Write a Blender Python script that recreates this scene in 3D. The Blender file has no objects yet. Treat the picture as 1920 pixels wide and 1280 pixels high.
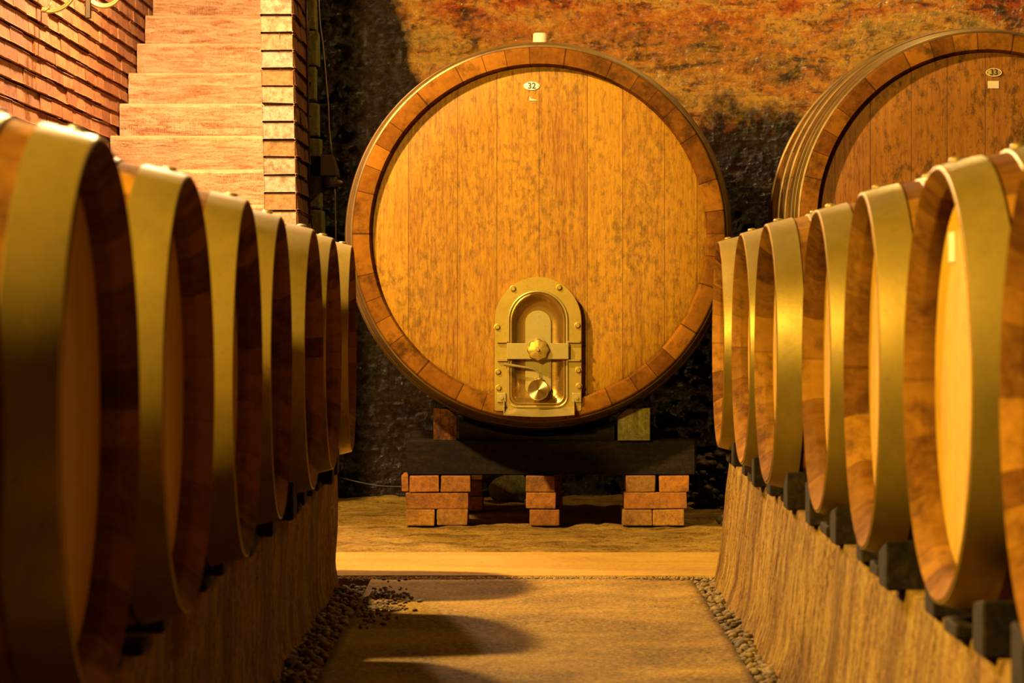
import bpy, bmesh, math, random
from mathutils import Vector, Matrix, noise

random.seed(7)
C = bpy.context.scene.collection
PI = math.pi

# ------------------------------------------------------------------ camera, light, exposure
F = 5400.0                      # focal length in pixels of the 1920 frame
VPX, VPY, HC = 980.0, 578.0, 0.755
cam_d = bpy.data.cameras.new('camera')
cam_d.sensor_width = 36.0
cam_d.lens = F / 1920.0 * 36.0
cam_d.shift_x = (960 - VPX) / 1920.0
cam_d.shift_y = (VPY - 640) / 1920.0
cam_d.dof.use_dof = True
cam_d.dof.focus_distance = 9.8
cam_d.dof.aperture_fstop = 11.0
cam_d.clip_start = 0.05
cam = bpy.data.objects.new('camera', cam_d)
cam.location = (0, 0, HC)
cam.rotation_euler = (PI / 2, 0, 0)
C.objects.link(cam)
bpy.context.scene.camera = cam

w = bpy.data.worlds.new('world')
bpy.context.scene.world = w
w.use_nodes = True
w.node_tree.nodes['Background'].inputs[0].default_value = (1.0, 0.55, 0.2, 1)
w.node_tree.nodes['Background'].inputs[1].default_value = 0.02


def lamp(name, loc, power, col=(1.0, 0.60, 0.22), size=0.08):
    d = bpy.data.lights.new(name, 'POINT')
    d.energy = power
    d.color = col
    d.shadow_soft_size = size
    o = bpy.data.objects.new(name, d)
    o.location = loc
    C.objects.link(o)
    return o


lamp('cellar_lamp_glow', (-2.3, 2.6, 2.55), 2450, col=(1.0, 0.64, 0.13), size=0.16)
lamp('stair_lamp_glow', (-1.45, 8.05, 2.75), 1350, col=(1.0, 0.64, 0.26), size=0.07)
lamp('vault_lamp_glow', (1.15, 10.75, 3.08), 140, col=(1.0, 0.64, 0.20), size=0.06)
lamp('stairwell_lamp_glow', (-1.30, 11.3, 2.95), 760, col=(1.0, 0.64, 0.38), size=0.06)

vs = bpy.context.scene.view_settings
vs.view_transform = 'Standard'
vs.look = 'None'
vs.gamma = 1.0
vs.use_curve_mapping = False
vs.exposure = 0.1


def at(px, py, Y):
    return Vector(((px - VPX) * Y / F, Y, HC - (py - VPY) * Y / F))


# ------------------------------------------------------------------ materials
ALB = 0.42                      # common reflectance factor, kept low to weaken bounced light
TINT = (ALB, ALB * 0.95, ALB * 0.58)


class NT:
    def __init__(self, name):
        m = bpy.data.materials.new(name)
        m.use_nodes = True
        self.m = m
        self.t = m.node_tree
        self.b = self.t.nodes['Principled BSDF']
        self.tc = self.t.nodes.new('ShaderNodeTexCoord')

    def n(self, kind, **kw):
        nd = self.t.nodes.new(kind)
        for k, v in kw.items():
            setattr(nd, k, v)
        return nd

    def link(self, a, b):
        self.t.links.new(a, b)

    def put(self, sock, v):
        if hasattr(v, 'is_linked') or hasattr(v, 'links'):
            self.link(v, sock)
        elif isinstance(v, (tuple, list)):
            sock.default_value = tuple(v) + ((1,) if len(v) == 3 and sock.type == 'RGBA' else ())
        else:
            sock.default_value = v

    def math(self, op, a, b=0.0, c=0.0, clamp=False):
        nd = self.n('ShaderNodeMath', operation=op, use_clamp=clamp)
        for i, v in enumerate((a, b, c)):
            self.put(nd.inputs[i], v)
        return nd.outputs[0]

    def coord(self, scale=(1, 1, 1), rnd=False, src=None):
        mp = self.n('ShaderNodeMapping')
        self.link(src or self.tc.outputs['Object'], mp.inputs[0])
        mp.inputs['Scale'].default_value = scale
        if rnd:
            oi = self.n('ShaderNodeObjectInfo')
            self.link(self.math('MULTIPLY', oi.outputs['Random'], 37.0), mp.inputs['Location'])
        return mp.outputs[0]

    def noise(self, vec, scale=5, detail=5, rough=0.6, dist=0.0):
        nd = self.n('ShaderNodeTexNoise')
        self.link(vec, nd.inputs['Vector'])
        nd.inputs['Scale'].default_value = scale
        nd.inputs['Detail'].default_value = detail
        nd.inputs['Roughness'].default_value = rough
        nd.inputs['Distortion'].default_value = dist
        return nd.outputs['Fac']

    def ramp(self, fac, stops):
        nd = self.n('ShaderNodeValToRGB')
        self.link(fac, nd.inputs[0])
        r = nd.color_ramp
        while len(r.elements) < len(stops):
            r.elements.new(0.5)
        for e, (p, c) in zip(r.elements, stops):
            e.position = p
            e.color = tuple(q * k for q, k in zip(c, TINT)) + (1,) if not isinstance(c, float) else (c, c, c, 1)
        return nd.outputs[0]

    def mix(self, fac, a, b, mode='MIX'):
        nd = self.n('ShaderNodeMix', data_type='RGBA', blend_type=mode)
        self.put(nd.inputs[0], fac)
        self.put(nd.inputs[6], tuple(q * k for q, k in zip(a, TINT)) if isinstance(a, tuple) else a)
        self.put(nd.inputs[7], tuple(q * k for q, k in zip(b, TINT)) if isinstance(b, tuple) else b)
        return nd.outputs[2]

    def bump(self, h, strength=0.3, dist=0.01):
        nd = self.n('ShaderNodeBump')
        self.link(h, nd.inputs['Height'])
        nd.inputs['Strength'].default_value = strength
        nd.inputs['Distance'].default_value = dist
        self.link(nd.outputs[0], self.b.inputs['Normal'])
        return nd.outputs[0]

    def out(self, col=None, rough=None, metal=None, spec=None):
        if col is not None:
            self.put(self.b.inputs['Base Color'], col)
        if rough is not None:
            self.put(self.b.inputs['Roughness'], rough)
        if metal is not None:
            self.put(self.b.inputs['Metallic'], metal)
        if spec is not None:
            self.put(self.b.inputs['Specular IOR Level'], spec)
        return self.m


def head_wood(name, plank, lo, hi, stain, stain_amt, seam=0.6):
    """vertical planks across a barrel head (local x across, local z up)"""
    g = NT(name)
    sep = g.n('ShaderNodeSeparateXYZ')
    g.link(g.coord(rnd=False), sep.inputs[0])
    x = sep.outputs[0]
    wv = g.n('ShaderNodeCombineXYZ')
    g.link(x, wv.inputs[0])
    warp = g.math('MULTIPLY', g.math('SUBTRACT', g.noise(wv.outputs[0], 2.7, 1, 0.5), 0.5), plank * 1.6)
    u = g.math('DIVIDE', g.math('ADD', x, warp), plank)
    cell = g.math('FLOOR', u)
    fr = g.math('FRACT', u)
    wn = g.n('ShaderNodeTexWhiteNoise', noise_dimensions='1D')
    oi = g.n('ShaderNodeObjectInfo')
    g.link(g.math('ADD', cell, g.math('MULTIPLY', oi.outputs['Random'], 19.0)), wn.inputs['W'])
    shift = g.n('ShaderNodeCombineXYZ')
    g.link(g.math('MULTIPLY', wn.outputs[0], 9.0), shift.inputs[2])
    g.link(g.math('MULTIPLY', wn.outputs[0], 5.0), shift.inputs[1])
    va = g.n('ShaderNodeVectorMath', operation='ADD')
    g.link(g.coord(rnd=True), va.inputs[0])
    g.link(shift.outputs[0], va.inputs[1])
    grain = g.noise(g.coord((95, 30, 3.2), src=va.outputs[0]), 1.0, 7, 0.7)
    fleck = g.noise(g.coord((160, 40, 26), src=va.outputs[0]), 1.0, 4, 0.65, 0.6)
    blot = g.noise(g.coord((5, 5, 2.2), rnd=True), 1.0, 6, 0.72, 0.4)
    blot2 = g.noise(g.coord((44, 30, 26), rnd=True), 1.0, 5, 0.75)
    tone = g.math('ADD', g.math('MULTIPLY', grain, 0.75), g.math('ADD', g.math('MULTIPLY', wn.outputs[0], 0.16), 0.07))
    tone = g.math('ADD', tone, g.math('MULTIPLY', g.math('SUBTRACT', fleck, 0.5), 0.9))
    tone = g.math('ADD', tone, g.math('MULTIPLY', g.math('SUBTRACT', blot, 0.5), 0.7))
    col = g.ramp(tone, [(0.22, lo), (0.5, tuple(a * 0.45 + b * 0.55 for a, b in zip(lo, hi))), (0.85, hi)])
    sm = g.math('MULTIPLY', g.ramp(g.math('ADD', g.math('MULTIPLY', blot, 0.42), g.math('MULTIPLY', blot2, 0.58)),
                                   [(0.49, 0.0), (0.60, 1.0)]), stain_amt)
    col = g.mix(sm, col, stain)
    edge = g.math('MINIMUM', fr, g.math('SUBTRACT', 1.0, fr))
    line = g.math('MULTIPLY', g.math('LESS_THAN', edge, 0.0016 / plank), seam)
    col = g.mix(line, col, tuple(c * 0.25 for c in lo))
    g.bump(g.math('SUBTRACT', g.math('ADD', grain, g.math('MULTIPLY', fleck, 0.6)), line), 0.28, 0.003)
    return g.out(col, 0.6, 0.0, 0.18)


def stave_wood(name, n, lo, hi, stain, stain_amt, seam=0.75):
    """staves round the local y axis"""
    g = NT(name)
    sep = g.n('ShaderNodeSeparateXYZ')
    g.link(g.coord(), sep.inputs[0])
    ang = g.math('DIVIDE', g.math('ARCTAN2', sep.outputs[2], sep.outputs[0]), 2 * PI)
    wv = g.n('ShaderNodeCombineXYZ')
    g.link(g.math('SINE', g.math('MULTIPLY', ang, 2 * PI * 3)), wv.inputs[0])
    u = g.math('ADD', g.math('MULTIPLY', ang, float(n)), g.math('MULTIPLY', g.math('SINE', g.math('MULTIPLY', ang, 2 * PI * 7)), 0.33))
    cell = g.math('FLOOR', u)
    fr = g.math('FRACT', u)
    wn = g.n('ShaderNodeTexWhiteNoise', noise_dimensions='1D')
    oi = g.n('ShaderNodeObjectInfo')
    g.link(g.math('ADD', cell, g.math('MULTIPLY', oi.outputs['Random'], 23.0)), wn.inputs['W'])
    grain = g.noise(g.coord((38, 7, 38), rnd=True), 1.0, 7, 0.7)
    blot = g.noise(g.coord((9, 9, 9), rnd=True), 1.0, 6, 0.72)
    tone = g.math('ADD', g.math('MULTIPLY', grain, 0.65), g.math('MULTIPLY', wn.outputs[0], 0.45))
    col = g.ramp(tone, [(0.25, lo), (0.85, hi)])
    sm = g.math('MULTIPLY', g.ramp(blot, [(0.5, 0.0), (0.66, 1.0)]), stain_amt)
    col = g.mix(sm, col, stain)
    edge = g.math('MINIMUM', fr, g.math('SUBTRACT', 1.0, fr))
    line = g.math('MULTIPLY', g.math('LESS_THAN', edge, 0.018), seam)
    col = g.mix(line, col, tuple(c * 0.3 for c in lo))
    g.bump(g.math('SUBTRACT', grain, line), 0.3, 0.004)
    return g.out(col, 0.85, 0.0, 0.04)


def metal_mat(name, lo, hi, rough, metal=0.85, sc=6.0, stretch=(1, 1, 1)):
    g = NT(name)
    nz = g.noise(g.coord(tuple(sc * s for s in stretch), rnd=True), 1.0, 7, 0.68, 0.4)
    n2 = g.noise(g.coord((90, 90, 90), rnd=True), 1.0, 3, 0.6)
    col = g.ramp(nz, [(0.3, lo), (0.7, hi)])
    col = g.mix(g.math('MULTIPLY', g.ramp(n2, [(0.6, 0.0), (0.75, 1.0)]), 0.3), col, tuple(c * 0.5 for c in lo))
    g.bump(g.math('ADD', nz, g.math('MULTIPLY', n2, 0.3)), 0.10, 0.004)
    return g.out(col, g.ramp(nz, [(0.25, rough + 0.14), (0.75, rough)]), metal)


def rock_mat(name, cols, rough=0.8, sc=7.0, bump=0.6, bdist=0.01, stretch=(1, 1, 1), streak=None, spec=0.12):
    g = NT(name)
    v = g.coord(tuple(sc * s for s in stretch))
    a = g.noise(v, 1.0, 9, 0.7, 0.3)
    f = g.noise(g.coord((70, 70, 70)), 1.0, 6, 0.75)
    f2 = g.noise(g.coord((150, 150, 150)), 1.0, 4, 0.7)
    tone = g.math('ADD', g.math('MULTIPLY', a, 0.95), g.math('ADD', g.math('MULTIPLY', f, 0.85), g.math('MULTIPLY', f2, 0.45)))
    tone = g.math('SUBTRACT', tone, 0.625)
    k = len(cols)
    col = g.ramp(tone, [(0.33 + 0.36 * i / (k - 1), c) for i, c in enumerate(cols)])
    if streak:
        s = g.noise(g.coord(streak[0]), 1.0, 6, 0.7)
        col = g.mix(g.math('MULTIPLY', g.ramp(s, [(0.46, 0.0), (0.64, 1.0)]), streak[2]), col, streak[1])
    g.bump(tone, bump, bdist)
    return g.out(col, rough, 0.0, spec)


def brick_mat(name, cols, bump=0.5, rough=0.85, fine=55):
    """every loose brick of a mesh takes its own tone"""
    g = NT(name)
    geo = g.n('ShaderNodeNewGeometry')
    oi = g.n('ShaderNodeObjectInfo')
    rnd = g.math('FRACT', g.math('ADD', geo.outputs['Random Per Island'], oi.outputs['Random']))
    k = len(cols)
    base = g.ramp(rnd, [(i / (k - 1), c) for i, c in enumerate(cols)])
    a = g.noise(g.coord((fine, fine, fine), rnd=True), 1.0, 7, 0.75)
    b = g.noise(g.coord((9, 9, 9), rnd=True), 1.0, 6, 0.7)
    col = g.mix(g.ramp(a, [(0.35, 0.75), (0.6, 0.0)]), base, tuple(c * 0.35 for c in cols[0]))
    col = g.mix(g.math('MULTIPLY', g.ramp(b, [(0.55, 0.0), (0.68, 1.0)]), 0.7), col, tuple(c * 0.22 for c in cols[0]))
    g.bump(g.math('ADD', a, b), bump, 0.006)
    return g.out(col, rough, 0.0, 0.3)


def plain(name, col, rough=0.5, metal=0.0, spec=0.5):
    g = NT(name)
    n = g.noise(g.coord((30, 30, 30)), 1.0, 4, 0.6)
    c = g.ramp(n, [(0.3, tuple(x * 0.8 for x in col)), (0.7, col)])
    g.bump(n, 0.06, 0.002)
    return g.out(c, rough, metal, spec)


M = {}
M['cask_head'] = head_wood('cask_head_oak', 0.145, (0.25, 0.090, 0.008), (0.68, 0.365, 0.016), (0.085, 0.042, 0.009), 0.62, 0.55)
M['cask_head_red'] = head_wood('cask_head_red_oak', 0.13, (0.20, 0.060, 0.008), (0.50, 0.22, 0.024), (0.06, 0.028, 0.008), 0.8, 0.6)
M['cask_stave'] = stave_wood('cask_stave_oak', 36, (0.15, 0.050, 0.008), (0.44, 0.19, 0.022), (0.06, 0.026, 0.008), 0.85)
M['cask_hoop'] = metal_mat('cask_hoop_iron', (0.10, 0.05, 0.014), (0.34, 0.22, 0.06), 0.40, 0.5)
M['barrel_head'] = head_wood('barrel_head_oak', 0.085, (0.46, 0.22, 0.030), (0.82, 0.50, 0.06), (0.25, 0.11, 0.02), 0.25, 0.35)
M['barrel_stave'] = stave_wood('barrel_stave_oak', 26, (0.11, 0.036, 0.007), (0.46, 0.22, 0.034), (0.06, 0.02, 0.006), 0.8, 0.3)
M['barrel_hoop'] = metal_mat('galvanised_hoop', (0.34, 0.255, 0.07), (0.70, 0.50, 0.14), 0.36, 0.65, 5.0)
M['brass'] = metal_mat('brass_plate', (0.50, 0.36, 0.08), (0.86, 0.66, 0.20), 0.30, 0.75, 9.0)
M['steel'] = metal_mat('polished_steel', (0.66, 0.54, 0.24), (1.0, 0.86, 0.46), 0.22, 0.65, 9.0)
M['white'] = plain('white_enamel', (1.3, 1.25, 1.7), 0.35)
M['paper'] = plain('pale_paper', (1.1, 0.95, 1.0), 0.8)
M['black'] = plain('black_paint', (0.015, 0.012, 0.01), 0.5)
M['cork'] = plain('pale_bung_wood', (1.2, 1.05, 1.1), 0.6)
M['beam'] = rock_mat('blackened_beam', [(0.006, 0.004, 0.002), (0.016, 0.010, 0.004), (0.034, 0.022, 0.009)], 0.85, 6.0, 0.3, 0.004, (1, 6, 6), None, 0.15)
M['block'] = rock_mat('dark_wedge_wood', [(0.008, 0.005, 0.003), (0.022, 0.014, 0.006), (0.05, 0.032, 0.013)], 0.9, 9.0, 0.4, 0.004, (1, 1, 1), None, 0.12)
M['pale_block'] = rock_mat('grey_green_wood', [(0.16, 0.15, 0.07), (0.28, 0.26, 0.12), (0.42, 0.38, 0.19)], 0.7, 9.0, 0.3, 0.004, (6, 6, 1))
M['red_block'] = rock_mat('red_brown_wood', [(0.05, 0.02, 0.01), (0.13, 0.05, 0.018), (0.30, 0.13, 0.03)], 0.75, 12.0, 0.4, 0.004, (3, 3, 1))
M['brick'] = brick_mat('orange_brick', [(0.56, 0.22, 0.030), (0.74, 0.30, 0.035), (0.34, 0.17, 0.04), (0.80, 0.40, 0.05)], 0.6)
M['wall_brick'] = brick_mat('red_wall_brick', [(0.76, 0.27, 0.09), (0.92, 0.39, 0.16), (0.64, 0.21, 0.07), (0.96, 0.46, 0.22)], 0.6)
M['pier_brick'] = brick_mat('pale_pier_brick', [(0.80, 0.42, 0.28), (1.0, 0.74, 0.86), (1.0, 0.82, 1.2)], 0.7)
M['side_brick'] = brick_mat('shaded_side_brick', [(0.26, 0.09, 0.025), (0.36, 0.13, 0.035), (0.20, 0.07, 0.02)], 0.6)  # pier side facing away from the lamps: its shade is put into the colour
M['mortar'] = rock_mat('dark_mortar', [(0.10, 0.045, 0.02), (0.20, 0.10, 0.045)], 0.95, 20, 0.6)
def step_mat():
    g = NT('tooled_stone_step')
    sep = g.n('ShaderNodeSeparateXYZ')
    g.link(g.coord(), sep.inputs[0])
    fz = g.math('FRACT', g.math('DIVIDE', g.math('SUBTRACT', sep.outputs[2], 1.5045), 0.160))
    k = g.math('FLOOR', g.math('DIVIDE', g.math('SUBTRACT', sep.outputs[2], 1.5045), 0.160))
    cv = g.n('ShaderNodeCombineXYZ')
    g.link(g.math('MULTIPLY', k, 3.7), cv.inputs[0])
    va = g.n('ShaderNodeVectorMath', operation='ADD')
    g.link(g.tc.outputs['Object'], va.inputs[0])
    g.link(cv.outputs[0], va.inputs[1])
    a = g.noise(g.coord((7, 7, 46), src=va.outputs[0]), 1.0, 8, 0.72, 0.8)
    wv = g.n('ShaderNodeTexWave')
    g.link(g.coord((40, 10, 24), src=va.outputs[0]), wv.inputs['Vector'])
    wv.inputs['Scale'].default_value = 1.2
    wv.inputs['Distortion'].default_value = 7.0
    wv.inputs['Detail'].default_value = 3.0
    b = g.noise(g.coord((2.2, 3, 4), src=va.outputs[0]), 1.0, 5, 0.65)
    f = g.noise(g.coord((80, 80, 80)), 1.0, 5, 0.7)
    chis = g.math('MULTIPLY', wv.outputs['Fac'], g.ramp(b, [(0.48, 0.0), (0.62, 0.35)]))
    tone = g.math('ADD', g.math('SUBTRACT', g.math('ADD', g.math('MULTIPLY', a, 0.7), g.math('MULTIPLY', f, 0.25)), g.math('MULTIPLY', chis, 0.3)), 0.03)
    col = g.ramp(tone, [(0.36, (0.40, 0.14, 0.06)), (0.46, (0.78, 0.40, 0.26)), (0.56, (1.05, 0.68, 0.54))])
    col = g.mix(g.math('MULTIPLY', g.ramp(b, [(0.40, 1.0), (0.58, 0.0)]), 0.35), col, (0.46, 0.17, 0.05))
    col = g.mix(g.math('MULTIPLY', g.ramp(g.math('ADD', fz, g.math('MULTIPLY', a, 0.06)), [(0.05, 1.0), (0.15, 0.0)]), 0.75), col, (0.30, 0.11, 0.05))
    col = g.mix(g.math('MULTIPLY', g.ramp(g.math('ADD', fz, g.math('MULTIPLY', a, 0.04)), [(0.945, 0.0), (0.985, 1.0)]), 0.5), col, (0.88, 0.68, 0.40))  # nosing highlight painted in as a paler band below each step edge
    g.bump(g.math('ADD', tone, g.math('MULTIPLY', f, 0.3)), 1.0, 0.015)
    return g.out(col, 0.75, 0.0, 0.3)


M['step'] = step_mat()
M['plinth'] = rock_mat('rough_concrete', [(0.14, 0.055, 0.010), (0.50, 0.27, 0.055), (0.74, 0.46, 0.12), (0.95, 0.68, 0.25)], 0.9, 13.0, 1.0, 0.02, (0.6, 2.6, 0.6),
                       ((3, 6.5, 0.9), (0.18, 0.075, 0.015), 0.75))
M['slab'] = rock_mat('concrete_slab', [(0.10, 0.052, 0.008), (0.32, 0.19, 0.032), (0.56, 0.35, 0.07)], 0.9, 2.8, 0.6, 0.008, (1, 1, 1),
                     ((75, 75, 75), (0.80, 0.56, 0.18), 0.5))
M['strip'] = rock_mat('smooth_screed', [(0.46, 0.26, 0.05), (0.60, 0.37, 0.08), (0.72, 0.46, 0.11)], 0.9, 3.0, 0.2, 0.004, (0.6, 2, 1),
                      ((50, 80, 50), (0.42, 0.24, 0.05), 0.35))
M['earth'] = rock_mat('trodden_earth', [(0.26, 0.13, 0.02), (0.66, 0.40, 0.075), (0.82, 0.54, 0.13), (1.0, 0.74, 0.25)], 0.9, 9.0, 1.0, 0.02, (0.7, 1.8, 1),
                      ((2.2, 5, 5), (0.14, 0.07, 0.015), 0.55))
M['gravel'] = brick_mat('gravel_stone', [(0.16, 0.10, 0.04), (0.34, 0.22, 0.08), (0.46, 0.32, 0.13), (0.24, 0.15, 0.06)], 0.4, 0.8)
M['grit'] = brick_mat('pale_grit', [(0.34, 0.20, 0.05), (0.70, 0.46, 0.14), (0.95, 0.72, 0.32)], 0.4, 0.8)
M['rubble'] = brick_mat('dark_rubble', [(0.05, 0.035, 0.015), (0.12, 0.08, 0.03), (0.2, 0.14, 0.055)], 0.4, 0.6)
M['iron'] = plain('wrought_iron', (0.10, 0.055, 0.03), 0.45, 0.6)
M['gilt'] = metal_mat('pale_gilt_iron', (0.55, 0.40, 0.18), (0.85, 0.68, 0.36), 0.35, 0.6, 12.0)
M['grey_plastic'] = plain('grey_plastic', (0.15, 0.085, 0.06), 0.45)
M['cable'] = plain('grey_cable', (0.42, 0.36, 0.22), 0.45)
M['dark_plaster'] = rock_mat('dark_cellar_plaster', [(0.03, 0.016, 0.006), (0.06, 0.03, 0.011)], 0.9, 4.0)


def back_wall_mat():
    g = NT('old_masonry')
    sep = g.n('ShaderNodeSeparateXYZ')
    g.link(g.coord(), sep.inputs[0])
    x, z = sep.outputs[0], sep.outputs[2]
    big = g.noise(g.coord((1.6, 1, 4.2)), 1.0, 5, 0.65, 0.5)
    mid = g.noise(g.coord((5, 6, 14)), 1.0, 9, 0.74, 0.5)
    fine = g.noise(g.coord((34, 34, 34)), 1.0, 9, 0.78)
    hue = g.math('ADD', g.math('ADD', g.math('MULTIPLY', big, 0.85), 0.5 - 0.5 * 1.3), g.math('MULTIPLY', mid, 0.45))
    col = g.ramp(hue, [(0.36, (0.16, 0.035, 0.010)), (0.43, (0.85, 0.14, 0.020)), (0.50, (1.15, 0.38, 0.05)),
                       (0.56, (1.3, 0.70, 0.17)), (0.65, (0.62, 0.45, 0.15))])
    # ochre lime wash lies in a band under the red one
    bandm = g.ramp(g.math('ADD', z, g.math('MULTIPLY', g.math('SUBTRACT', big, 0.5), 0.7)), [(0.0, 1.0), (1.0, 0.0)])
    zb = g.math('ADD', z, g.math('MULTIPLY', g.math('SUBTRACT', mid, 0.5), 0.5))
    ochre = g.math('MULTIPLY', g.ramp(g.math('MULTIPLY', zb, 0.4), [(0.60, 0.0), (0.66, 1.0), (0.72, 1.0), (0.78, 0.0)]), 0.5)
    col = g.mix(ochre, col, (1.3, 0.72, 0.16))
    dark = g.ramp(mid, [(0.38, 1.0), (0.47, 0.0)])
    col = g.mix(g.math('MULTIPLY', dark, 0.85), col, (0.03, 0.018, 0.008))
    col = g.mix(g.math('MULTIPLY', g.ramp(fine, [(0.53, 0.0), (0.61, 1.0)]), 0.55), col, (1.5, 1.0, 0.42))
    col = g.mix(g.math('MULTIPLY', g.ramp(fine, [(0.37, 1.0), (0.49, 0.0)]), 0.75), col, (0.07, 0.02, 0.006))
    # black cellar mould below a ragged line; the dark tone climbs in the left corner
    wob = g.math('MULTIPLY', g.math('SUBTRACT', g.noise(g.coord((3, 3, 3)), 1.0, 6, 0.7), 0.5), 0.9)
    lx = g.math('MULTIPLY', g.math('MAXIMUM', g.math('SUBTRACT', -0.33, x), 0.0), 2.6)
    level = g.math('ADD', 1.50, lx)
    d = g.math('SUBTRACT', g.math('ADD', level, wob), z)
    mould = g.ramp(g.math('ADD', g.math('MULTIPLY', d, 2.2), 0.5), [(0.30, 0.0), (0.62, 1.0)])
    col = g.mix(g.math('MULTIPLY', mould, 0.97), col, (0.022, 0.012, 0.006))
    g.bump(g.math('ADD', g.math('MULTIPLY', mid, 1.0), g.math('MULTIPLY', fine, 1.6)), 1.0, 0.035)
    return g.out(col, g.ramp(fine, [(0.38, 0.60), (0.56, 0.20)]), 0.0, 0.55)


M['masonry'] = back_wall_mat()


# ------------------------------------------------------------------ mesh helpers
def obj(name, bm, mat, parent=None, smooth=False, auto=None):
    me = bpy.data.meshes.new(name)
    bmesh.ops.recalc_face_normals(bm, faces=bm.faces[:])
    bm.to_mesh(me)
    bm.free()
    if smooth:
        for p in me.polygons:
            p.use_smooth = True
    me.materials.append(mat)
    o = bpy.data.objects.new(name, me)
    C.objects.link(o)
    if parent:
        o.parent = parent
    if smooth and auto:
        me.set_sharp_from_angle(angle=math.radians(auto))
    return o


def tag(o, label=None, cat=None, group=None, kind=None):
    if label:
        o['label'] = label
    if cat:
        o['category'] = cat
    if group:
        o['group'] = group
    if kind:
        o['kind'] = kind
    return o


def thing(name, label, cat, loc=(0, 0, 0), rz=0.0, group=None):
    o = bpy.data.objects.new(name, None)
    o.empty_display_size = 0.1
    C.objects.link(o)
    o.location = loc
    o.rotation_euler = (0, 0, rz)
    return tag(o, label, cat, group)


def box(bm, lo, hi, bev=0.0, seg=1, jit=0.0):
    t = bmesh.new()
    bmesh.ops.create_cube(t, size=1.0)
    for v in t.verts:
        v.co = Vector([(lo[i] + hi[i]) / 2 + v.co[i] * (hi[i] - lo[i]) for i in range(3)])
        if jit:
            v.co += Vector([random.uniform(-jit, jit) for _ in range(3)])
    if bev:
        bmesh.ops.bevel(t, geom=t.edges[:], offset=bev, segments=seg, affect='EDGES', profile=0.6)
    join(bm, t)


def join(bm, t):
    me = bpy.data.meshes.new('tmp')
    t.to_mesh(me)
    t.free()
    bm.from_mesh(me)
    bpy.data.meshes.remove(me)


def lathe(bm, prof, seg=96, axis='y', cap0=False, cap1=False, closed=False):
    """prof: list of (radius, along)"""
    rings = []
    for r, a in prof:
        ring = []
        for k in range(seg):
            t = 2 * PI * k / seg
            if axis == 'y':
                ring.append(bm.verts.new((r * math.cos(t), a, r * math.sin(t))))
            else:
                ring.append(bm.verts.new((r * math.cos(t), r * math.sin(t), a)))
        rings.append(ring)
    pairs = list(zip(rings, rings[1:]))
    if closed:
        pairs.append((rings[-1], rings[0]))
    for A, B in pairs:
        for k in range(seg):
            bm.faces.new((A[k], A[(k + 1) % seg], B[(k + 1) % seg], B[k]))
    if cap0:
        bm.faces.new(rings[0])
    if cap1:
        bm.faces.new(list(reversed(rings[-1])))


def prism(bm, pts, y0, y1, bev=0.0, seg=2):
    """polygon in xz, extruded along y"""
    t = bmesh.new()
    a = [t.verts.new((p[0], y0, p[1])) for p in pts]
    b = [t.verts.new((p[0], y1, p[1])) for p in pts]
    t.faces.new(a)
    t.faces.new(list(reversed(b)))
    n = len(pts)
    fr = []
    for i in range(n):
        t.faces.new((a[i], b[i], b[(i + 1) % n], a[(i + 1) % n]))
    if bev:
        t.edges.ensure_lookup_table()
        es = [e for e in t.edges if e.verts[0].co.y == e.verts[1].co.y == y0]
        bmesh.ops.bevel(t, geom=es, offset=bev, segments=seg, affect='EDGES')
    join(bm, t)


def tube(bm, pts, r, seg=10, closed=False):
    pts = [Vector(p) for p in pts]
    n = len(pts)
    rings = []
    prev = None
    for i, p in enumerate(pts):
        if closed:
            d = pts[(i + 1) % n] - pts[i - 1]
        else:
            d = pts[min(i + 1, n - 1)] - pts[max(i - 1, 0)]
        d.normalize()
        if prev is None:
            u = d.orthogonal().normalized()
        else:
            u = (prev - d * prev.dot(d)).normalized()
        prev = u
        v = d.cross(u)
        rr = r[i] if isinstance(r, (list, tuple)) else r
        rings.append([bm.verts.new(p + (u * math.cos(2 * PI * k / seg) + v * math.sin(2 * PI * k / seg)) * rr) for k in range(seg)])
    for i in range(n if closed else n - 1):
        A, B = rings[i], rings[(i + 1) % n]
        for k in range(seg):
            bm.faces.new((A[k], A[(k + 1) % seg], B[(k + 1) % seg], B[k]))
    if not closed:
        bm.faces.new(rings[0])
        bm.faces.new(list(reversed(rings[-1])))


def struct(name, bm, mat, label=None, smooth=False):
    return tag(obj(name, bm, mat, smooth=smooth), label, None, None, 'structure')


# ------------------------------------------------------------------ the setting
# ground far and wide
bm = bmesh.new()
box(bm, (-4.2, -2.0, -0.25), (4.2, 15.6, -0.03))
struct('floor', bm, M['earth'], 'earth floor of the whole cellar under the slabs')

bm = bmesh.new()
t = bmesh.new()
bmesh.ops.create_grid(t, x_segments=40, y_segments=90, size=1.0)
for v in t.verts:
    v.co = Vector((0.025 + v.co.x * 0.4475, 4.0 + v.co.y * 4.02, 0.0))
    v.co.z = 0.004 * (noise.noise(v.co * 2.2) + 0.5 * noise.noise(v.co * 7))
    if v.co.x < -0.41:
        v.co.x += 0.012 * noise.noise(Vector((0, v.co.y * 3, 1)))
ext = bmesh.ops.extrude_face_region(t, geom=t.faces[:])
for v in [e for e in ext['geom'] if isinstance(e, bmesh.types.BMVert)]:
    v.co.z -= 0.06
join(bm, t)
struct('floor_aisle', bm, M['slab'], 'worn concrete slab along the aisle between the barrels', True)

bm = bmesh.new()
box(bm, (-3.4, 8.10, -0.06), (3.4, 8.88, 0.004), 0.006)
struct('trim_1', bm, M['strip'], 'smooth pale concrete strip across the end of the aisle')

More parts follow.
